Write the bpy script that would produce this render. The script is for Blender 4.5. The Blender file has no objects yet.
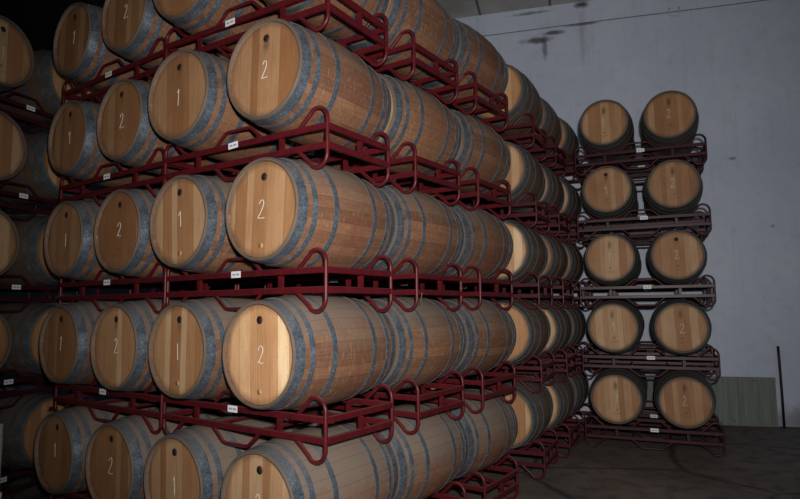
import bpy, math, random
from mathutils import Vector, Matrix
random.seed(7)
PI = math.pi
SC = bpy.context.scene
COL = SC.collection
FLOOR = 0.187            # height of the first rack's middle above the floor
# measured layout of the place (metres)
W, WR, D, S, P, SP = 1.4696, 1.4404, 0.6083, 0.8935, 0.8093, 0.748
L, RB, RC = 0.926, 0.340, 0.289     # barrel length, belly radius, end radius
HEADY = -0.172
LS = 0.934                          # barrels follow each other nose to tail

# ------------------------------------------------------------------ materials
def mat(name):
    m = bpy.data.materials.new(name); m.use_nodes = True
    nt = m.node_tree; nt.nodes.clear()
    out = nt.nodes.new('ShaderNodeOutputMaterial'); b = nt.nodes.new('ShaderNodeBsdfPrincipled')
    nt.links.new(b.outputs[0], out.inputs[0])
    return m, nt, b
class G:
    """small node-graph writer"""
    def __init__(s, nt): s.nt = nt; s.l = nt.links.new
    def n(s, t, **k):
        x = s.nt.nodes.new(t)
        for a, v in k.items(): setattr(x, a, v)
        return x
    def put(s, sock, v):
        if isinstance(v, bpy.types.NodeSocket): s.l(v, sock)
        elif v is not None: sock.default_value = v
    def m(s, op, a, b=None, c=None):
        x = s.n('ShaderNodeMath', operation=op)
        for i, v in enumerate((a, b, c)): s.put(x.inputs[i], v)
        return x.outputs[0]
    def mix(s, f, a, b, mode='MIX'):
        x = s.n('ShaderNodeMix', data_type='RGBA', blend_type=mode)
        s.put(x.inputs[0], f); s.put(x.inputs[6], a); s.put(x.inputs[7], b)
        return x.outputs[2]
    def noise(s, vec, scale, detail=4, rough=.55, dim='3D', w=None):
        x = s.n('ShaderNodeTexNoise', noise_dimensions=dim)
        if vec is not None: s.l(vec, x.inputs['Vector'])
        if w is not None: s.put(x.inputs['W'], w)
        x.inputs['Scale'].default_value = scale; x.inputs['Detail'].default_value = detail; x.inputs['Roughness'].default_value = rough
        return x.outputs[0]
    def ramp(s, f, *st):
        x = s.n('ShaderNodeValToRGB'); s.put(x.inputs[0], f); e = x.color_ramp.elements
        while len(e) < len(st): e.new(.5)
        for q, (p, c) in zip(e, st): q.position = p; q.color = c if len(c) == 4 else (*c, 1)
        return x.outputs[0]
    def rng(s, v, a, b, c=0, d=1):
        x = s.n('ShaderNodeMapRange'); s.put(x.inputs[0], v)
        for i, q in enumerate((a, b, c, d)): x.inputs[i+1].default_value = q
        return x.outputs[0]
    def xyz(s, v):
        x = s.n('ShaderNodeSeparateXYZ'); s.l(v, x.inputs[0]); return x.outputs
    def vec(s, a, b, c):
        x = s.n('ShaderNodeCombineXYZ')
        for i, v in enumerate((a, b, c)): s.put(x.inputs[i], v)
        return x.outputs[0]
    def bump(s, h, st, dist, b):
        x = s.n('ShaderNodeBump'); s.l(h, x.inputs['Height']); x.inputs['Strength'].default_value = st; x.inputs['Distance'].default_value = dist
        s.l(x.outputs[0], b.inputs['Normal'])
def rgb(r, g, b):
    f = lambda c: ((c/255+.055)/1.055)**2.4 if c > 10 else c/255/12.92
    return (f(r), f(g), f(b), 1)

def stave_mat():
    m, nt, b = mat('oak_staves'); g = G(nt)
    oc = g.n('ShaderNodeTexCoord').outputs['Object']; x, y, z = g.xyz(oc)
    rnd = g.n('ShaderNodeObjectInfo').outputs['Random']
    zc = g.m('SUBTRACT', z, RB)
    ang = g.m('ARCTAN2', x, zc)
    a = g.m('MULTIPLY', g.m('ADD', g.m('ADD', ang, g.m('MULTIPLY', rnd, 6.0)), 9.0), 30/(2*PI))
    idx = g.m('FLOOR', a); fr = g.m('FRACT', a)
    wn = g.n('ShaderNodeTexWhiteNoise', noise_dimensions='2D'); g.l(g.vec(idx, g.m('MULTIPLY', rnd, 91.0), 0), wn.inputs['Vector'])
    tone = wn.outputs['Value']
    grain = g.noise(g.vec(g.m('MULTIPLY', a, 5.0), g.m('MULTIPLY', y, 2.5), g.m('MULTIPLY', rnd, 50.0)), 2.2, 5)
    c = g.ramp(tone, (0, rgb(108, 76, 58)), (.35, rgb(119, 86, 65)), (.7, rgb(136, 99, 73)), (1, rgb(114, 80, 62)))
    c = g.mix(g.rng(grain, .35, .75), c, g.mix(1., c, (.70, .66, .62, 1), 'MULTIPLY'))
    # wine stains soaked in around the belly
    red = g.noise(g.vec(g.m('ADD', x, g.m('MULTIPLY', rnd, 30.0)), y, g.m('MULTIPLY', z, .5)), 5.5, 4)
    belly = g.rng(g.m('ABSOLUTE', y), .0, .26, 1, 0)
    c = g.mix(g.m('MULTIPLY', g.rng(red, .50, .66), g.m('MULTIPLY', belly, .55)), c, rgb(112, 62, 54))
    # sawn cross scratches of the cooper's plane
    sc = g.noise(g.vec(g.m('MULTIPLY', a, 1.2), g.m('MULTIPLY', y, 70.0), rnd), 1.3, 3)
    c = g.mix(g.m('MULTIPLY', g.rng(sc, .55, .75), .35), c, rgb(186, 160, 132))
    # grey cellar dust lying on the upper side
    dn = g.noise(oc, 9, 4)
    du = g.n('ShaderNodeAttribute', attribute_type='OBJECT', attribute_name='dusty').outputs['Fac']
    dust = g.m('MULTIPLY', g.rng(g.m('ADD', g.m('ADD', zc, g.m('MULTIPLY', du, .22)), g.m('MULTIPLY', g.m('SUBTRACT', dn, .5), .30)), .10, .34), .80)
    c = g.mix(dust, c, rgb(122, 112, 102))
    ag = g.n('ShaderNodeAttribute', attribute_type='OBJECT', attribute_name='aged_shade').outputs['Fac']
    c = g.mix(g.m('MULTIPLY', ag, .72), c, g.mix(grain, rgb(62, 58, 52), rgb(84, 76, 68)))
    # stave joints
    jd = g.m('MINIMUM', fr, g.m('SUBTRACT', 1.0, fr)); joint = g.rng(jd, 0, .035, 1, 0)
    c = g.mix(g.m('MULTIPLY', joint, .42), c, rgb(52, 38, 30))
    # weathered end grain of the chime
    endw = g.rng(g.m('ABSOLUTE', y), L/2-.0125, L/2-.010)
    c = g.mix(g.m('MULTIPLY', endw, .9), c, g.mix(dn, rgb(116, 102, 88), rgb(78, 68, 60)))
    g.l(c, b.inputs['Base Color']); b.inputs['Roughness'].default_value = .62
    b.inputs['Specular IOR Level'].default_value = .3
    g.bump(g.m('SUBTRACT', g.m('MULTIPLY', grain, .3), joint), .35, .003, b)
    return m

def head_mat():
    """barrel head: vertical oak boards; the object property 'tone' says how pale the head is"""
    m, nt, b = mat('oak_head_boards'); g = G(nt)
    oc = g.n('ShaderNodeTexCoord').outputs['Object']; x, y, z = g.xyz(oc)
    rnd = g.n('ShaderNodeObjectInfo').outputs['Random']
    at = g.n('ShaderNodeAttribute', attribute_type='OBJECT', attribute_name='tone').outputs['Fac']
    a = g.m('ADD', g.m('DIVIDE', x, .078), g.m('ADD', 20.0, rnd))
    wob = g.m('MULTIPLY', g.m('SINE', g.m('MULTIPLY', a, 2.6)), .18)
    a2 = g.m('ADD', a, wob)
    idx = g.m('FLOOR', a2); fr = g.m('FRACT', a2)
    wn = g.n('ShaderNodeTexWhiteNoise', noise_dimensions='2D'); g.l(g.vec(idx, g.m('MULTIPLY', rnd, 57.0), 0), wn.inputs['Vector'])
    tone = wn.outputs['Value']
    grain = g.noise(g.vec(g.m('MULTIPLY', x, 60.0), g.m('MULTIPLY', rnd, 40.0), g.m('MULTIPLY', z, 3.0)), 1.6, 5)
    brown = g.ramp(tone, (0, rgb(132, 91, 59)), (.5, rgb(142, 100, 66)), (1, rgb(152, 110, 75)))
    pale = g.ramp(tone, (0, rgb(192, 144, 102)), (.4, rgb(206, 160, 116)), (.6, rgb(222, 180, 136)), (.8, rgb(246, 216, 174)))
    c = g.mix(at, brown, pale)
    c = g.mix(g.rng(grain, .38, .78), c, g.mix(1., c, (.80, .76, .70, 1), 'MULTIPLY'))
    mo = g.noise(g.vec(g.m('ADD', x, g.m('MULTIPLY', rnd, 20.0)), y, g.m('MULTIPLY', z, .6)), 7, 4)
    c = g.mix(g.m('MULTIPLY', g.rng(mo, .45, .7), .4), c, g.mix(1., c, (.74, .66, .58, 1), 'MULTIPLY'))
    fl = g.noise(oc, 40, 2); c = g.mix(g.m('MULTIPLY', g.rng(fl, .62, .72), .25), c, rgb(120, 84, 54))
    # wine drip stain below the sampling hole
    dx = g.m('DIVIDE', x, .026); dz = g.m('DIVIDE', g.m('SUBTRACT', z, .155), .062)
    rr = g.m('SQRT', g.m('ADD', g.m('POWER', dx, 2.0), g.m('POWER', dz, 2.0)))
    rr = g.m('ADD', rr, g.m('MULTIPLY', g.noise(oc, 30, 3), .8))
    sm = g.n('ShaderNodeAttribute', attribute_type='OBJECT', attribute_name='smudge').outputs['Fac']
    st = g.m('MULTIPLY', g.rng(rr, .75, 1.5, 1, 0), g.m('MAXIMUM', g.m('MULTIPLY', sm, .85), g.rng(g.m('FRACT', g.m('MULTIPLY', rnd, 7.3)), .3, 1.0, .1, .7)))
    c = g.mix(g.m('MULTIPLY', st, g.m('SUBTRACT', 1.0, g.m('MULTIPLY', at, .8))), c, rgb(70, 48, 34))
    jd = g.m('MINIMUM', fr, g.m('SUBTRACT', 1.0, fr)); joint = g.rng(jd, 0, .02, 1, 0)
    c = g.mix(g.m('MULTIPLY', joint, .55), c, rgb(92, 64, 42))
    r = g.m('SQRT', g.m('ADD', g.m('POWER', x, 2.0), g.m('POWER', z, 2.0)))
    r = g.m('ADD', r, g.m('MULTIPLY', g.m('SUBTRACT', g.noise(oc, 8, 3), .5), .05))
    c = g.mix(g.rng(r, .238, .272, 0, .62), c, rgb(92, 74, 58))
    g.l(c, b.inputs['Base Color']); b.inputs['Roughness'].default_value = .6; b.inputs['Specular IOR Level'].default_value = .3
    g.bump(g.m('SUBTRACT', g.m('MULTIPLY', grain, .3), joint), .25, .002, b)
    return m

def hoop_mat():
    m, nt, b = mat('galvanised_hoop'); g = G(nt)
    oc = g.n('ShaderNodeTexCoord').outputs['Object']; x, y, z = g.xyz(oc)
    v = g.n('ShaderNodeTexVoronoi'); g.l(oc, v.inputs['Vector']); v.inputs['Scale'].default_value = 110
    sp = g.xyz(v.outputs['Color'])[0]
    n1 = g.noise(oc, 14, 5, .65)
    c = g.ramp(g.m('ADD', g.m('MULTIPLY', sp, .28), g.m('MULTIPLY', n1, .75)), (.25, rgb(84, 95, 106)), (.55, rgb(116, 128, 140)), (.85, rgb(162, 174, 184)))
    dn = g.noise(oc, 9, 4)
    dust = g.m('MULTIPLY', g.rng(g.m('ADD', g.m('SUBTRACT', z, RB), g.m('MULTIPLY', g.m('SUBTRACT', dn, .5), .2)), .10, .30), .85)
    c = g.mix(dust, c, rgb(104, 102, 102))
    ag = g.n('ShaderNodeAttribute', attribute_type='OBJECT', attribute_name='aged_shade').outputs['Fac']
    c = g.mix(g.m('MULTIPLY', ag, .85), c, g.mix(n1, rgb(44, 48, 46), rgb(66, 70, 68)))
    g.l(c, b.inputs['Base Color']); g.l(g.m('MULTIPLY', g.m('SUBTRACT', 1.0, g.m('MAXIMUM', dust, ag)), .68), b.inputs['Metallic'])
    g.l(g.m('ADD', g.rng(n1, .3, .7, .34, .50), g.m('MULTIPLY', ag, .3)), b.inputs['Roughness'])
    g.l(g.m('SUBTRACT', .5, g.m('MULTIPLY', ag, .35)), b.inputs['Specular IOR Level'])
    return m

def simple(name, c, rough=.6, metal=0, var=.15, scale=20, bump=0):
    m, nt, b = mat(name); g = G(nt)
    oc = g.n('ShaderNodeTexCoord').outputs['Object']
    n = g.noise(oc, scale, 4)
    g.l(g.mix(g.rng(n, .35, .7), c, tuple(v*(1-var*2) for v in c[:3])+(1,)), b.inputs['Base Color'])
    b.inputs['Roughness'].default_value = rough; b.inputs['Metallic'].default_value = metal
    if bump: g.bump(n, bump, .004, b)
    return m

def rack_mat():
    m, nt, b = mat('burgundy_paint'); g = G(nt)
    oc = g.n('ShaderNodeTexCoord').outputs['Object']
    gn = g.xyz(g.n('ShaderNodeNewGeometry').outputs['Normal'])[2]
    n = g.noise(oc, 12, 5, .6)
    c = g.mix(g.rng(n, .35, .7), rgb(88, 20, 27), rgb(66, 17, 22))
    ag = g.n('ShaderNodeAttribute', attribute_type='OBJECT', attribute_name='aged_shade').outputs['Fac']
    c = g.mix(g.m('MULTIPLY', ag, .85), c, g.mix(n, rgb(58, 20, 32), rgb(44, 18, 26)))  # on racks, darker paint colour stands in for light falling off
    chip = g.rng(g.noise(oc, 70, 3), .70, .76); c = g.mix(chip, c, rgb(88, 66, 62))
    dust = g.m('MULTIPLY', g.rng(gn, .55, .95), g.m('MULTIPLY', g.rng(n, .3, .6, .25, .6), g.m('SUBTRACT', 1.0, g.m('MULTIPLY', ag, .6)))); c = g.mix(dust, c, rgb(124, 92, 88))
    g.l(c, b.inputs['Base Color']); g.l(g.rng(dust, 0, .5, .40, .75), b.inputs['Roughness']); b.inputs['Specular IOR Level'].default_value = .28
    return m

def wall_mat():
    m, nt, b = mat('old_whitewash'); g = G(nt)
    oc = g.n('ShaderNodeTexCoord').outputs['Object']; x, y, z = g.xyz(oc)   # x along the wall, z up
    n1 = g.noise(oc, .7, 5); n2 = g.noise(oc, 6, 5, .6); n3 = g.noise(g.vec(g.m('MULTIPLY', x, 9.0), 0, g.m('MULTIPLY', z, .5)), 1.2, 4)
    c = g.mix(g.rng(n1, .35, .7), rgb(214, 223, 240), rgb(200, 210, 228))
    c = g.mix(g.m('MULTIPLY', g.rng(n2, .5, .75), .22), c, rgb(152, 154, 162))
    c = g.mix(g.m('MULTIPLY', g.rng(n3, .55, .8), .22), c, rgb(140, 142, 148))
    def blob(cx, cz, sx, sz, amt, col, c, lo=.55, hi=1.3, ns=7):
        d = g.m('SQRT', g.m('ADD', g.m('POWER', g.m('DIVIDE', g.m('SUBTRACT', x, cx), sx), 2.0), g.m('POWER', g.m('DIVIDE', g.m('SUBTRACT', z, cz), sz), 2.0)))
        d = g.m('ADD', d, g.m('MULTIPLY', g.m('SUBTRACT', g.noise(oc, ns, 5, .7), .4), 1.5))
        return g.mix(g.m('MULTIPLY', g.rng(d, lo, hi, 1, 0), amt), c, col)
    F = FLOOR; K = rgb(48, 46, 46)
    c = blob(-.22, 5.66+F, .26, .06, .8, K, c)            # soot mark
    c = blob(.02, 5.75+F, .2, .04, .8, K, c)
    c = blob(-.10, 5.52+F, .05, .22, .6, K, c, ns=14)
    c = blob(.47, 6.15+F, .12, .06, .9, K, c)
    c = blob(.47, 5.62+F, .05, .5, .3, rgb(120, 118, 120), c, ns=10)     # drip below the roof
    c = blob(.47, 5.83+F, .3, .025, .7, K, c)
    c = blob(-.3, 6.12+F, .35, .03, .6, K, c)
    c = blob(2.45, 3.55+F, .06, .03, .6, rgb(90, 88, 88), c, ns=12)
    c = blob(1.95, 1.30+F, .03, .05, .6, rgb(90, 88, 88), c, ns=12)
    c = blob(2.9, 2.55+F, .03, .03, .5, rgb(90, 88, 88), c, ns=12)
    for cx, cz in ((3.4, .12), (4.4, .1), (3.0, .05)): c = blob(cx, cz, .5, .22, .55, rgb(120, 122, 122), c)
    g.l(c, b.inputs['Base Color']); b.inputs['Roughness'].default_value = .9
    g.bump(n2, .4, .01, b)
    return m

def floor_mat():
    m, nt, b = mat('stained_concrete'); g = G(nt)
    oc = g.n('ShaderNodeTexCoord').outputs['Object']
    n1 = g.noise(oc, .9, 6, .6); n2 = g.noise(oc, 5, 6, .65); n3 = g.noise(oc, 60, 3)
    c = g.mix(g.rng(n1, .35, .68), rgb(126, 116, 108), rgb(94, 86, 80))
    c = g.mix(g.m('MULTIPLY', g.rng(n2, .5, .62), .6), c, rgb(70, 62, 58))
    c = g.mix(g.m('MULTIPLY', g.rng(n2, .42, .3), .5), c, rgb(122, 114, 106))
    v = g.n('ShaderNodeTexVoronoi', feature='DISTANCE_TO_EDGE'); v.inputs['Scale'].default_value = .55
    w = g.n('ShaderNodeMix', data_type='VECTOR'); w.inputs[0].default_value = .12
    nz = g.n('ShaderNodeTexNoise'); g.l(oc, nz.inputs['Vector']); nz.inputs['Scale'].default_value = 3
    g.l(oc, w.inputs[4]); g.l(nz.outputs['Color'], w.inputs[5]); g.l(w.outputs[1], v.inputs['Vector'])
    c = g.mix(g.rng(v.outputs['Distance'], .002, .02, .7, 0), c, rgb(32, 28, 26))
    g.l(c, b.inputs['Base Color']); g.l(g.rng(n2, .3, .7, .55, .8), b.inputs['Roughness']); g.bump(n3, .3, .004, b)
    return m

def ceiling_mat():
    m, nt, b = mat('fibre_cement_sheets'); g = G(nt)
    oc = g.n('ShaderNodeTexCoord').outputs['Object']; x, y, z = g.xyz(oc)
    def seam(v, s, o=0):
        f = g.m('FRACT', g.m('ADD', g.m('DIVIDE', v, s), 50.0+o)); return g.rng(g.m('MINIMUM', f, g.m('SUBTRACT', 1.0, f)), 0, .03/s, 1, 0)
    n = g.noise(oc, 2, 5)
    c = g.mix(g.rng(n, .3, .7), rgb(196, 194, 190), rgb(168, 166, 162))
    c = g.mix(g.m('MAXIMUM', seam(x, 1.1), seam(y, 2.4, .35)), c, rgb(38, 38, 38))
    g.l(c, b.inputs['Base Color']); b.inputs['Roughness'].default_value = .9
    return m

def board_mat():
    m, nt, b = mat('grey_green_boards'); g = G(nt)
    oc = g.n('ShaderNodeTexCoord').outputs['Object']; x, y, z = g.xyz(oc)
    n = g.noise(g.vec(g.m('MULTIPLY', x, 14.0), 0, g.m('MULTIPLY', z, .8)), 2, 5)
    n2 = g.noise(oc, 9, 4)
    c = g.mix(g.rng(n, .35, .7), rgb(134, 140, 134), rgb(112, 118, 112))
    c = g.mix(g.rng(n2, .66, .74), c, rgb(60, 62, 58))
    f = g.m('FRACT', g.m('ADD', g.m('DIVIDE', x, .14), 20.0)); c = g.mix(g.rng(f, 0, .06, .55, 0), c, rgb(48, 50, 46))
    g.l(c, b.inputs['Base Color']); b.inputs['Roughness'].default_value = .8
    return m

M = dict(stave=stave_mat(), head=head_mat(), hoop=hoop_mat(), rack=rack_mat(), wall=wall_mat(), floor=floor_mat(), ceil=ceiling_mat(), board=board_mat(),
         hole=simple('dark_bung_hole', rgb(34, 24, 18), .7), ring=simple('burned_ring', rgb(84, 56, 36), .8),
         bung=simple('wooden_plug', rgb(186, 146, 100), .7), chalk=simple('chalk', rgb(226, 220, 210), .95, var=.12, scale=90),
         stamp=simple('burned_stamp', rgb(86, 58, 38), .9), tag=simple('paper_label', rgb(232, 232, 236), .6, var=.03),
         ink=simple('label_print', rgb(120, 122, 130), .8), black=simple('black_iron', rgb(26, 24, 26), .6, var=.2),
         pipe=simple('grey_pipe', rgb(128, 138, 146), .5, var=.1), white=simple('white_plastic', rgb(214, 214, 214), .5, var=.05),
         cable=simple('dusty_cable', rgb(120, 122, 130), .8), ceil_shade=simple('shade_dark_ceiling', rgb(40, 37, 35), .9), dark=simple('dark_wall', rgb(40, 38, 38), .9), straw=simple('dry_straw', rgb(140, 116, 84), .8))

# ------------------------------------------------------------------ mesh helpers
class MB:
    def __init__(s): s.v = []; s.f = []; s.sm = []
    def add(s, vs, fs, smooth=True):
        o = len(s.v); s.v += [tuple(v) for v in vs]
        for f in fs: s.f.append([i+o for i in f]); s.sm.append(smooth)
    def box(s, lo, hi):
        (a, b, c), (d, e, f) = lo, hi
        s.add([(a,b,c),(d,b,c),(d,e,c),(a,e,c),(a,b,f),(d,b,f),(d,e,f),(a,e,f)],
              [(0,3,2,1),(4,5,6,7),(0,1,5,4),(1,2,6,5),(2,3,7,6),(3,0,4,7)], False)
    def bbox(s, lo, hi, c=.003):
        """box with its long edges chamfered (a small rolled-steel bar)"""
        d = [hi[i]-lo[i] for i in range(3)]; ax = d.index(max(d)); u, w = [i for i in range(3) if i != ax]
        prof = [(lo[u]+c, lo[w]), (hi[u]-c, lo[w]), (hi[u], lo[w]+c), (hi[u], hi[w]-c), (hi[u]-c, hi[w]), (lo[u]+c, hi[w]), (lo[u], hi[w]-c), (lo[u], lo[w]+c)]
        vs = []
        for e in (lo[ax], hi[ax]):
            for p, q in prof:
                v = [0, 0, 0]; v[ax] = e; v[u] = p; v[w] = q; vs.append(v)
        fs = [(i, (i+1) % 8, 8+(i+1) % 8, 8+i) for i in range(8)] + [tuple(range(7, -1, -1)), tuple(range(8, 16))]
        if ax == 1: fs = [tuple(reversed(f)) for f in fs]
        s.add(vs, fs, False)
    def tube(s, pts, r, n=8, flat=None, cap=True):
        pts = [Vector(p) for p in pts]; rings = []; up = None
        for i, p in enumerate(pts):
            t = (pts[min(i+1, len(pts)-1)]-pts[max(i-1, 0)]).normalized()
            if up is None: up = Vector((0, 1, 0)) if abs(t.y) < .9 else Vector((1, 0, 0))
            a = (up-t*up.dot(t)).normalized(); b = t.cross(a); up = a
            rings.append([p+a*math.cos(2*PI*k/n)*(flat or r)+b*math.sin(2*PI*k/n)*r for k in range(n)])
        vs = [v for R in rings for v in R]
        fs = [(i*n+k, i*n+(k+1) % n, (i+1)*n+(k+1) % n, (i+1)*n+k) for i in range(len(pts)-1) for k in range(n)]
        if cap: fs += [tuple(range(n-1, -1, -1)), tuple((len(pts)-1)*n+k for k in range(n))]
        s.add(vs, fs)
    def lathe(s, prof, n=64, cz=0, close=False):
        """prof: (y, r) pairs turned about the Y axis through z=cz"""
        vs = [(r*math.sin(2*PI*k/n), y, cz+r*math.cos(2*PI*k/n)) for y, r in prof for k in range(n)]
        m = len(prof); rng = range(m if close else m-1)
        fs = [(i*n+k, ((i+1) % m)*n+k, ((i+1) % m)*n+(k+1) % n, i*n+(k+1) % n) for i in rng for k in range(n)]
        s.add(vs, fs)
    def mesh(s, name, m):
        me = bpy.data.meshes.new(name); me.from_pydata(s.v, [], s.f); me.materials.append(m)
        me.polygons.foreach_set('use_smooth', s.sm)
        me.update(); return me
def obj(name, me, parent=None, loc=(0, 0, 0)):
    o = bpy.data.objects.new(name, me); COL.objects.link(o); o.parent = parent; o.location = loc; return o
def sharp(me, deg=35):
    try: me.set_sharp_from_angle(angle=math.radians(deg))
    except Exception: pass
    return me
def thing(o, label, cat, group=None):
    o['label'] = label; o['category'] = cat
    if group: o['group'] = group
    return o

# ------------------------------------------------------------------ barrel prototype meshes (base of belly at origin, head at -Y)
def rad(y): t = abs(y)/(L/2); return RB-(RB-RC)*(t**1.9)
ys = [-L/2+L*i/28 for i in range(29)]
b = MB()
prof = [(-L/2+.034, .273), (-L/2+.006, .275), (-L/2, .279), (-L/2, RC-.002)] + [(y, rad(y)) for y in ys[1:-1]] + [(L/2, RC-.002), (L/2, .279), (L/2-.006, .275), (L/2-.034, .273)]
prof.insert(4, (-L/2+.004, rad(L/2-.004))); 
b.lathe([(y, r) for y, r in prof], 72, RB)
ME_STAVES = sharp(b.mesh('staves', M['stave']))
HOOPS = [(.012, .072), (.106, .140), (.262, .298)]
ME_HOOP = []
for side in (-1, 1):
    for a, c in HOOPS:
        b = MB(); y0, y1 = (-L/2+a, -L/2+c) if side < 0 else (L/2-c, L/2-a)
        pr = [(y0, rad(y0)-.002), (y0, rad(y0)+.0035), ((y0+y1)/2, rad((y0+y1)/2)+.0042), (y1, rad(y1)+.0035), (y1, rad(y1)-.002)]
        b.lathe(pr, 72, RB)
        # riveted lap
        for dz in (-1, 1):
            an = .6+a*5; yy = (y0+y1)/2; r = rad(yy)+.004
            cx, cz = r*math.sin(an+dz*.03), RB+r*math.cos(an+dz*.03)
            nrm = Vector((math.sin(an), 0, math.cos(an)))
            b.tube([Vector((cx, yy, cz)), Vector((cx, yy, cz))+nrm*.003], .006, 8)
        ME_HOOP.append(sharp(b.mesh('hoop', M['hoop'])))
b = MB(); n = 56      # head disc, local origin in its own centre
vs = [(0, 0, 0)] + [(.274*math.sin(2*PI*k/n), 0, .274*math.cos(2*PI*k/n)) for k in range(n)] + [(.274*math.sin(2*PI*k/n), .018, .274*math.cos(2*PI*k/n)) for k in range(n)]
fs = [(0, 1+(k+1) % n, 1+k) for k in range(n)] + [(1+k, 1+(k+1) % n, 1+n+(k+1) % n, 1+n+k) for k in range(n)] + [tuple(1+n+k for k in range(n))]
b.add(vs, fs, False); ME_HEAD = b.mesh('head', M['head'])
def disc(r, y0, y1, m, name, n=20, ring=None):
    b = MB(); pr = [(y0, r), (y1, r), (y1, .0001)] if not ring else [(y0, r), (y1, r), (y1, ring), (y0, ring)]
    b.lathe([(y, q) for y, q in pr][::-1], n, 0); return b.mesh(name, m)
ME_HOLE = disc(.0195, 0, -.0015, M['hole'], 'sampling_hole')
ME_RIM = disc(.0240, 0, -.001, M['ring'], 'hole_rim', ring=.0190)
ME_PLUG = disc(.016, 0, -.0025, M['bung'], 'wooden_plug')
def stroke(pts, w=.0030):
    b = MB()
    for s_ in pts:
        # smooth the stroke with Catmull-Rom
        q = [s_[0]]+list(s_)+[s_[-1]]; out = []
        for i in range(1, len(q)-2):
            for t in range(6):
                t /= 6; p0, p1, p2, p3 = [Vector((a, 0, c)) for a, c in q[i-1:i+3]]
                out.append(.5*((2*p1)+(-p0+p2)*t+(2*p0-5*p1+4*p2-p3)*t*t+(-p0+3*p1-3*p2+p3)*t**3))
        out.append(Vector((q[-1][0], 0, q[-1][1])))
        b.tube(out, w, 6, flat=.0012)
    return b.mesh('chalk_number', M['chalk'])
TWO = [stroke([[(-.022, .030), (-.012, .048), (.004, .053), (.014, .040), (.010, .016), (-.006, -.018), (-.026, -.050)], [(-.026, -.050), (.0, -.051), (.028, -.048)]]),
       stroke([[(-.016, .034), (-.006, .052), (.008, .050), (.013, .030), (.004, .0), (-.014, -.034), (-.022, -.048)], [(-.022, -.048), (.006, -.046), (.024, -.043)]]),
       stroke([[(-.020, .026), (-.012, .046), (.006, .050), (.018, .034), (.012, .008), (-.010, -.026), (-.024, -.044)], [(-.024, -.044), (-.008, -.034), (.004, -.046), (.022, -.040)]])]
ONE = [stroke([[(0, .050), (.001, .0), (.002, -.052)]]),
       stroke([[(-.018, .022), (0, .050)], [(0, .050), (.003, .0), (.004, -.050)]]),
       stroke([[(-.012, .030), (.002, .052)], [(.002, .052), (.0, .006), (-.002, -.056)]])]
b = MB()
b.tube([(.011*math.cos(t*PI/8), 0, .011*math.sin(t*PI/8)) for t in range(17)], .0018, 5, flat=.0008, cap=False)
b.tube([(-.004, 0, 0), (.004, 0, .004)], .0016, 5, flat=.0008)
ME_STAMP = b.mesh('burned_stamp', M['stamp']); b = MB()
for i in range(9):
    x = (i-4)*.0105; h = .004+.003*((i*5) % 3)
    b.tube([(x, 0, -.040-h*.5), (x+.003, 0, -.040+h*.5)], .0016, 4, flat=.0008)
for i in range(5): b.tube([((i-2)*.012-.003, 0, -.056), ((i-2)*.012+.003, 0, -.055)], .0016, 4, flat=.0008)
ME_LETT = b.mesh('burned_lettering', M['stamp'])

def make_barrel():
    e = bpy.data.objects.new('wine_barrel', None); COL.objects.link(e); e.empty_display_size = .2
    obj('staves', ME_STAVES, e)
    for me in ME_HOOP: obj('hoop', me, e)
    h = obj('head', ME_HEAD, e, (0, -L/2+.026, RB))
    h2 = obj('head', ME_HEAD, e, (0, L/2-.026, RB)); h2.rotation_euler.z = PI
    return e
PROTO = make_barrel(); FIRST = [True]
KIDS = list(PROTO.children)
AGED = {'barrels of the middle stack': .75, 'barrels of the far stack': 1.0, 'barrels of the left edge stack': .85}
def barrel(x, y, a, level, num, label, group, tone=.1, hole='hole', stamp=False, roll=0, dz=0, numvar=0, scale=1, plug=False):
    """a copy of the barrel with its parts; x,y = middle of the barrel on plan, a = turn, level 1..5"""
    if FIRST[0]: e = PROTO; FIRST[0] = False; kids = KIDS
    else:
        e = PROTO.copy(); COL.objects.link(e); kids = []
        for c in KIDS:
            k = c.copy(); COL.objects.link(k); k.parent = e; kids.append(k)
    e.location = (x, y, FLOOR+(level-.5)*P-RB+dz); e.rotation_euler = (0, 0, a)
    thing(e, label, 'barrel', group)
    for k in kids: k['aged_shade'] = AGED.get(group, 0.0)
    for k in kids: k['dusty'] = {1: 1.0, 2: .5, 3: .32, 4: .25, 5: .25}[level]
    heads = [k for k in kids if k.name.split('.')[0] == 'head']
    front = min(heads, key=lambda k: k.location.y)
    for k in heads: k['tone'] = float(tone); k['smudge'] = 1.0 if hole == 'smudge' else 0.0
    if scale != 1: e.scale = (scale, 1, scale); e.location.z += RB*(1-scale)
    if num:
        front.rotation_euler.y = roll
        me = (ONE if num == 1 else TWO)[numvar % 3]
        if not me.users: pass
        c = obj('chalk_number', me, front, (random.uniform(-.012, .012), -.0012, random.uniform(-.012, .022)))
        c.rotation_euler.y = random.uniform(-.07, .07)
        if hole == 'hole':
            hh = obj('sampling_hole', ME_HOLE, front, (0, 0, .188)); obj('hole_rim', ME_RIM, front, (0, 0, .188))
        if plug: obj('wooden_plug', ME_PLUG, front, (.0, 0, -.205))
        if hole == 'plug': obj('wooden_plug', ME_PLUG, front, (0, 0, .188))
        if stamp: obj('burned_stamp', ME_STAMP, front, (0, -.0006, -.128)); obj('burned_lettering', ME_LETT, front, (0, -.0006, -.128))
    return e

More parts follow.
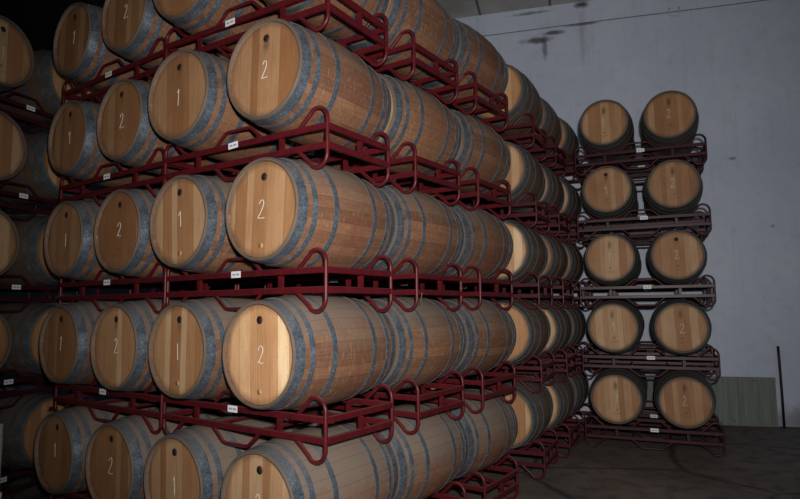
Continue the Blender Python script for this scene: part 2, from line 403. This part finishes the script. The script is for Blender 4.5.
# ------------------------------------------------------------------ rack prototype (middle of the front plane at x=0, y=0..D, z=0 between tiers)
def hook_mesh(sx):
    """open steel loop at a corner: rises from the rail, arches over, runs down as the corner post and hooks back below"""
    h = WR/2; pts = []
    up = [(h-.236, .047), (h-.227, .055), (h-.123, .143)]
    pts += up
    cx, cz, r = h-.071, .101, .071
    for t in (120, 105, 88, 70, 50, 30, 10, 0): pts.append((cx+r*math.cos(math.radians(t)), cz+r*math.sin(math.radians(t))))
    lo = [(p, -q) for p, q in pts[::-1]]
    allp = pts+lo
    b = MB(); b.tube([(sx*p, 0, q) for p, q in allp], .0125, 10); return b.mesh('corner_hook', M['rack'])
ME_HK = {1: hook_mesh(1), -1: hook_mesh(-1)}
b = MB(); b.bbox((-WR/2, -.012, -.018), (WR/2, .012, .018)); ME_RAIL = b.mesh('rail', M['rack'])
b = MB(); b.bbox((-.012, .012, -.018), (.012, D-.012, .018)); ME_SRAIL = b.mesh('side_rail', M['rack'])
b = MB(); b.box((-.015, -.010, -.034), (.015, .010, .034)); ME_POST = b.mesh('post', M['rack'])
def cradle(s_):
    b = MB(); b.tube([(-.228, 0, s_*.050), (-.218, 0, s_*.058), (-.124, 0, s_*.140), (-.110, 0, s_*.149), (-.09, 0, s_*.153), (.09, 0, s_*.153), (.110, 0, s_*.149), (.124, 0, s_*.140), (.218, 0, s_*.058), (.228, 0, s_*.050)], .0112, 10)
    return b.mesh('cradle_bar', M['rack'])
ME_CR = {1: cradle(1), -1: cradle(-1)}
b = MB(); b.bbox((-.010, .012, -.010), (.010, D-.012, .010)); ME_CROSS = b.mesh('cross_bar', M['rack'])
b = MB(); b.box((-.043, -.0012, -.020), (.043, 0, .020)); ME_TAG = b.mesh('paper_label', M['tag'])
b = MB()
xx = -.030
for i, w in enumerate((.008, .004, .008, .006, .0, .006, .008, .005, .008)):
    if w: b.box((xx, -.0018, -.007+(i % 2)*.002), (xx+w*.6, -.0011, .006)); b.box((xx+w*.2, -.0019, -.002), (xx+w, -.0011, .0015))
    xx += .0068
ME_INK = b.mesh('label_print', M['ink'])
def make_rack():
    e = bpy.data.objects.new('barrel_rack', None); COL.objects.link(e)
    for y in (0, D):
        for z in (.057, -.052): obj('rail', ME_RAIL, e, (0, y, z))
        for sx in (-1, 1):
            obj('corner_hook', ME_HK[sx], e, (0, y, 0)); obj('post', ME_POST, e, (sx*SP/2, y, 0))
        for s_ in (1, -1): obj('cradle_bar', ME_CR[s_], e, (0, y, 0))
    for sx in (-1, 1):
        for z in (.057, -.052): obj('side_rail', ME_SRAIL, e, (sx*(WR/2), 0, z))
        obj('post', ME_POST, e, (sx*WR/2, D/2, 0))
    for sx in (-1, 1): obj('cross_bar', ME_CROSS, e, (sx*.20, 0, -.052))
    t = obj('paper_label', ME_TAG, e, (0, -.0135, .057)); obj('label_print', ME_INK, t)
    return e
RPROTO = make_rack(); RFIRST = [True]; RK = list(RPROTO.children); RTAG = [k for k in RK if k.name.startswith('paper_label')][0]; RINK = RTAG.children[0]
def rack(x, y, a, k, label, group, tagx=-.06, tilt=0, tag=True, tagz=0):
    if RFIRST[0]: e = RPROTO; RFIRST[0] = False; t = RTAG
    else:
        e = RPROTO.copy(); COL.objects.link(e); t = None
        for c in RK:
            if c is RTAG and not tag: continue
            q = c.copy(); COL.objects.link(q); q.parent = e
            if c is RTAG:
                t = q; i = RINK.copy(); COL.objects.link(i); i.parent = q
    for c in e.children:
        if c.data.materials[0] == M['rack']: c['aged_shade'] = {'racks of the middle stack': .4, 'racks of the far stack': .9, 'racks of the left edge stack': 1.0}.get(group, 0.0)  # dimness of the farther racks put into their paint colour
    e.location = (x, y, FLOOR+k*P); e.rotation_euler = (0, 0, a)
    if t: t.location.x = tagx; t.location.z = .057+tagz; t.rotation_euler.y = tilt
    return thing(e, label, 'rack', group)

# ------------------------------------------------------------------ place the stacks
ORD = ['', 'first', 'second', 'third', 'fourth', 'fifth']
TIER = {1: 'bottom tier', 2: 'second tier up', 3: 'third tier up', 4: 'fourth tier up', 5: 'top tier'}
YC = HEADY+L/2                      # barrel middle behind the rack's front plane
colX = [-WR/2-.0+SP/2, -WR/2-SP/2, -WR/2-W+SP/2, -WR/2-W-SP/2]
JX = {(2,0):-.008, (4,0):.012, (4,1):.012, (5,0):.012, (5,1):.012, (4,2):-.022, (4,3):-.022, (3,2):-.006, (3,3):-.012, (2,2):.008, (2,3):-.008, (5,2):-.020, (5,3):-.020, (1,2):.008, (1,3):-.008}
RJ = {4: .012, 3: .008, 2: 0, 1: 0, 0: 0}; RJ1 = {4: -.026, 3: -.013, 2: 0, 1: .0, 0: 0}
TONE = {(2,0): 1., (3,0): .32, (4,0): .12, (1,0): .35, (2,1): .42, (3,1): .32, (2,2): .45, (1,1): .25, (1,2): .15}
SKEW = {1: 0, 2: 0, 3: .012, 4: .05, 5: .05}; KSKEW = {0: 0, 1: 0, 2: 0, 3: .035, 4: .05}
def Tc(o, a, lx, ly): return o[0]+math.cos(a)*lx-math.sin(a)*ly, o[1]+math.sin(a)*lx+math.cos(a)*ly
COLN = ['corner column', 'second column from the corner', 'third column from the corner', 'fourth column from the corner']
for lv in range(1, 6):
    for c in range(4):
        num = 2 if c % 2 == 0 else 1
        tone = TONE.get((lv, c), .12)
        look = 'pale' if tone > .8 else 'tan' if tone > .3 else 'brown'
        lab = f'{look} oak barrel chalked {num}, near stack front, {COLN[c]}, {TIER[lv]}'
        if lv == 5 and c == 0: lab = 'oak barrel mostly cropped by the top edge, corner column of the near stack'
        bx, by, ba = colX[c]+JX.get((lv, c), 0), YC+random.uniform(-.003, .003), random.uniform(-.004, .004)
        if c < 2: bx, by = Tc((0, 0), SKEW[lv], bx, by); ba += SKEW[lv]
        barrel(bx, by, ba, lv, num, lab, 'barrels on the front face of the near stack',
               tone, 'hole', stamp=(c >= 2 and lv >= 3), plug=(c < 2 and lv in (2, 3)), roll=random.uniform(-.05, .05), numvar=lv+c)
for lv in range(1, 6):
    for r in (1, 2):
        lab = f'oak barrel seen side-on, {ORD[r]} one behind the corner column, {TIER[lv]}'
        barrel(colX[0]+random.uniform(-.008, .008), YC+r*LS, random.uniform(-.008, .008), lv, 2, lab, 'side-on barrels behind the corner column', .2+.3*random.random(), 'hole', numvar=lv+r)
        for c in (1,):
            lab = f'oak barrel inside the near stack, {ORD[r]} behind the second column, {TIER[lv]}'
            barrel(colX[c], YC+r*LS, 0, lv, 1, lab, 'barrels inside the near stack', .2, 'hole', numvar=lv)
    for c in (2, 3):
        lab = f'oak barrel inside the near stack behind the {["third", "fourth"][c-2]} column, {TIER[lv]}'
        barrel(colX[c], YC+LS, 0, lv, 1+(c == 2), lab, 'barrels inside the near stack', .2, 'hole', numvar=lv)
RL = {0: 'on the floor', 1: 'between bottom and second tiers', 2: 'between second and third tiers', 3: 'between third and fourth tiers', 4: 'under the top tier'}
for k in range(5):
    for r in range(3):
        x0 = -WR/2+(RJ[k] if r == 0 else random.uniform(-.002, .002)); y0 = [0, S+.015, 2*S+.045][r]
        where = 'near stack, at its corner,' if r == 0 else f'near stack, {ORD[r]} behind the corner rack,'
        ka = KSKEW[k] if r == 0 else 0
        x0, y0 = Tc((0, 0), ka, x0, y0)
        rack(x0, y0, ka, k, f'burgundy steel rack, {where} {RL[k]}', 'racks of the near stack', tagx=[.0, -.015, -.005, -.03, -.07][k], tilt={3: -.06, 4: -.03}.get(k, 0))
        if r < 2:
            where = 'left of the corner rack,' if r == 0 else 'behind the left front rack,'
            rack(-WR/2-W+(RJ1[k] if r == 0 else 0), y0, 0, k, f'burgundy steel rack, near stack, {where} {RL[k]}', 'racks of the near stack', tagx=.0)

# stack across the gap behind the near stack (slightly turned)
def T(o, a, lx, ly): return o[0]+math.cos(a)*lx-math.sin(a)*ly, o[1]+math.sin(a)*lx+math.cos(a)*ly
BO, BA = (-.03, 3.14), .1566
BJ = [0, .075, .095]
BX = lambda r, lv: [.07, .07, .05, .035, .03][min(max(lv, 1), 5)-1] if r == 1 else BJ[r]
ROWN = ['front row', 'second row', 'back row']
for r in range(3):
    for lv in range(1, 6):
        for c in range(2):
            jx = BX(r, lv)
            x, y = T(BO, BA, -WR/2+(SP/2 if c == 0 else -SP/2)+jx, YC+r*LS)
            num = 2-c
            lab = f'middle stack oak barrel, {["right", "left"][c]} column, {ROWN[r]}, {TIER[lv]}'
            barrel(x, y, BA, lv, num, lab, 'barrels of the middle stack', .8 if (r == 0 and lv in (3, 2)) else .45, 'hole', numvar=lv)
    for k in range(5):
        x, y = T(BO, BA, -WR/2+(BX(r, k)+BX(r, k+1))/2-(.004 if r == 2 else 0), r*(S+.045))
        rack(x, y, BA, k, f'burgundy steel rack of the middle stack, {ROWN[r]}, {RL[k]}', 'racks of the middle stack')

# far stack by the white wall
CO, CA = (.600, 4.70), .20
for r in range(2):
    for lv in range(1, 6):
        for c in range(2):
            x, y = T(CO, CA, (-.350 if c == 0 else .366)-(.01 if r else 0), L/2+r*LS)
            lab = f'oak barrel chalked {c+1}, front of the far stack by the wall, {TIER[lv]}' if r == 0 else \
                  f'oak barrel behind the {["left", "right"][c]} front barrel of the far stack, {TIER[lv]}'
            barrel(x, y, CA, lv, c+1, lab, 'barrels of the far stack', [.30, .38, .34, .2, .25][lv-1]-.08*c, 'smudge' if (lv+c) % 4 else 'hole', stamp=True, scale=.945, numvar=[1, 0][c]+(lv % 2), roll=random.uniform(-.04, .04))
    for k in range(5):
        x, y = T(CO, CA, -.006 if r else .006, .1732+r*(S+.04))
        rack(x, y, CA, k, f'burgundy steel rack of the far stack, {["front", "rear"][r]} one, {RL[k]}', 'racks of the far stack', tagx=.03)

# stack at the left edge, turned to face the near stack
DO, DA = (-3.355, -.07), 1.88
DX = {0: -.05, 1: -.05, 2: -.025, 3: .0, 4: .025, 5: .05, 6: .05}
for lv in range(1, 6):
    for c in range(2):
        x, y = T(DO, DA, (-SP/2 if c == 0 else SP/2)+DX[lv], L/2)
        lab = f'oak barrel facing right in the left stack, {["cut by the picture edge", "half hidden by near stack"][c]}, {TIER[lv]}'
        barrel(x, y, DA, lv, c+1, lab, 'barrels of the left edge stack', .35, 'hole', stamp=True, numvar=lv)
for k in range(5):
    x, y = T(DO, DA, (DX[k]+DX[k+1])/2 if k else DX[1], .1732)
    rack(x, y, DA, k, f'dark burgundy steel rack at the left picture edge, {RL[k]}', 'racks of the left edge stack', tagx=.05)

# ------------------------------------------------------------------ room
def struct(name, me, loc=(0, 0, 0), rz=0):
    o = obj(name, me, None, loc); o.rotation_euler.z = rz; o['kind'] = 'structure'; return o
CAM = Vector((2.1902, -2.447, 1.460+FLOOR)); WA, WD = .3446, 9.3269
n_ = Vector((-math.sin(WA), math.cos(WA), 0)); t_ = Vector((math.cos(WA), math.sin(WA), 0))
W0 = Vector((CAM.x, CAM.y, 0))+n_*WD       # foot of the camera's normal on the wall: wall's local origin
H = 6.20+FLOOR
b = MB(); b.box((-17, 0, 0), (9, .25, H)); struct('wall_back', b.mesh('wall_back', M['wall']), W0, WA)
b = MB(); b.box((-17, -16, -.2), (9, .25, 0)); struct('floor', b.mesh('floor', M['floor']), W0, WA)
b = MB(); b.box((-17, -16, H), (-4.6, .25, H+.2)); struct('ceiling', b.mesh('ceiling', M['ceil_shade']), W0, WA)  # left stretch of ceiling, its shade put into a near-black colour
b = MB(); b.box((-4.6, -16, H), (9, .25, H+.2)); struct('ceiling', b.mesh('ceiling', M['ceil']), W0, WA)
b = MB(); b.box((-17.25, -16, 0), (-17, .25, H)); struct('wall_left', b.mesh('wall_left', M['dark']), W0, WA)  # end wall in an even dark grey

# low panel of grey-green boards and the iron bar beside it
e = bpy.data.objects.new('board_panel', None); COL.objects.link(e); e.location = W0+t_*1.9+n_*(-.06); e.rotation_euler.z = WA
thing(e, 'low grey-green board panel standing against the white wall beside the far stack', 'panel')
b = MB(); b.box((-.9, 0, 0), (.88, .03, .60)); obj('boards', b.mesh('boards', M['board']), e)
b = MB(); b.box((-.9, -.012, .60), (.88, .04, .655)); obj('top_rail', b.mesh('top_rail', M['board']), e)
b = MB()
b.tube([(0, 0, 0), (.0, 0, .5), (-.004, 0, .9), (-.008, 0, 1.085)], .017, 8)
bar = obj('iron_bar', b.mesh('iron_bar', M['black']), None, W0+t_*2.83+n_*(-.12)); bar.rotation_euler.z = WA
thing(bar, 'thin black iron bar upright against the white wall, right of the board panel', 'bar')
# cable along the top of the wall with one clip
b = MB(); pts = []
for i in range(60):
    x = -6+i*.2; pts.append((x, -.012, 5.84+.003*math.sin(x*2.1)))
b.tube(pts, .006, 6)
c = obj('wall_cable', b.mesh('wall_cable', M['cable']), None, W0+Vector((0, 0, FLOOR))); c.rotation_euler.z = WA
thing(c, 'thin grey cable running along the top of the white wall', 'cable')
b = MB(); b.tube([(-.07, -.03, .06), (-.07, -.035, -.05), (-.05, -.035, -.075), (.05, -.035, -.075), (.07, -.035, -.05), (.07, -.03, .06)], .010, 6)
c = obj('wall_bracket', b.mesh('wall_bracket', M['white']), None, W0+t_*1.79+Vector((0, 0, 5.84+FLOOR))); c.rotation_euler.z = WA
thing(c, 'small pale U-shaped bracket on the cable high on the white wall', 'bracket')
# grey pipe at the lower left edge
d = Vector((-1.116, .445, 0)).normalized()
e = bpy.data.objects.new('drain_pipe', None); COL.objects.link(e); e.location = (CAM.x+d.x*3.86, CAM.y+d.y*3.86, 0)
thing(e, 'grey upright pipe with white clamp at the bottom left edge', 'pipe')
b = MB(); b.tube([(0, 0, 0), (0, 0, 1.06)], .026, 16); obj('pipe', b.mesh('pipe', M['pipe']), e)
b = MB(); b.tube([(0, 0, .675), (0, 0, .705)], .036, 16); obj('clamp', b.mesh('clamp', M['white']), e)
# straw caught on the rack
b = MB(); b.tube([(0, 0, 0), (.01, -.006, .03), (.016, -.008, .06), (.022, -.01, .075)], .0022, 5)
c = obj('straw', b.mesh('straw', M['straw']), None, (.01, S+.04, FLOOR+2*P-.13)); thing(c, 'short dry straw stuck at a rack hook right of the corner column', 'straw')

# ------------------------------------------------------------------ light
def area(name, loc, target, size, power, col, sy=None):
    l = bpy.data.lights.new(name, 'AREA'); l.energy = power; l.color = col; l.size = size
    if sy: l.shape = 'RECTANGLE'; l.size_y = sy
    o = bpy.data.objects.new(name, l); COL.objects.link(o); o.location = loc
    o.rotation_euler = (Vector(target)-Vector(loc)).to_track_quat('-Z', 'Y').to_euler(); return o
fl = bpy.data.lights.new('camera_flash', 'SPOT'); fl.energy = 840; fl.color = (1, .95, .91); fl.shadow_soft_size = .05; fl.spot_size = math.radians(100); fl.spot_blend = 1.0
fo = bpy.data.objects.new('camera_flash', fl); COL.objects.link(fo); fo.location = CAM+Vector((.12, .03, .22))
fo.rotation_euler = Vector((-.50, .86, .10)).to_track_quat('-Z', 'Y').to_euler()
area('open_doorway', (6.2, -4.2, 2.4), (0.8, 3.5, 2.2), 3.0, 28, (.70, .85, 1), 3.2)
w = bpy.data.worlds.new('world'); SC.world = w; w.use_nodes = True
w.node_tree.nodes['Background'].inputs[0].default_value = (.6, .7, 1, 1); w.node_tree.nodes['Background'].inputs[1].default_value = .02

# ------------------------------------------------------------------ camera
ya, pi_, ro = .606, .0982, -.0099
fw = Vector((-math.sin(ya)*math.cos(pi_), math.cos(ya)*math.cos(pi_), math.sin(pi_))); r = Vector((math.cos(ya), math.sin(ya), 0)); u = r.cross(fw)
r2 = r*math.cos(ro)+u*math.sin(ro); u2 = u*math.cos(ro)-r*math.sin(ro)
cam = bpy.data.cameras.new('camera'); co = bpy.data.objects.new('camera', cam); COL.objects.link(co)
co.matrix_world = Matrix(((r2.x, u2.x, -fw.x, CAM.x), (r2.y, u2.y, -fw.y, CAM.y), (r2.z, u2.z, -fw.z, CAM.z), (0, 0, 0, 1)))
cam.sensor_width = 36; cam.lens = 595.83/800*36; cam.clip_end = 100
SC.camera = co
vs_ = SC.view_settings; vs_.view_transform = 'Standard'; vs_.look = 'None'; vs_.exposure = 0; vs_.gamma = 1; vs_.use_curve_mapping = False
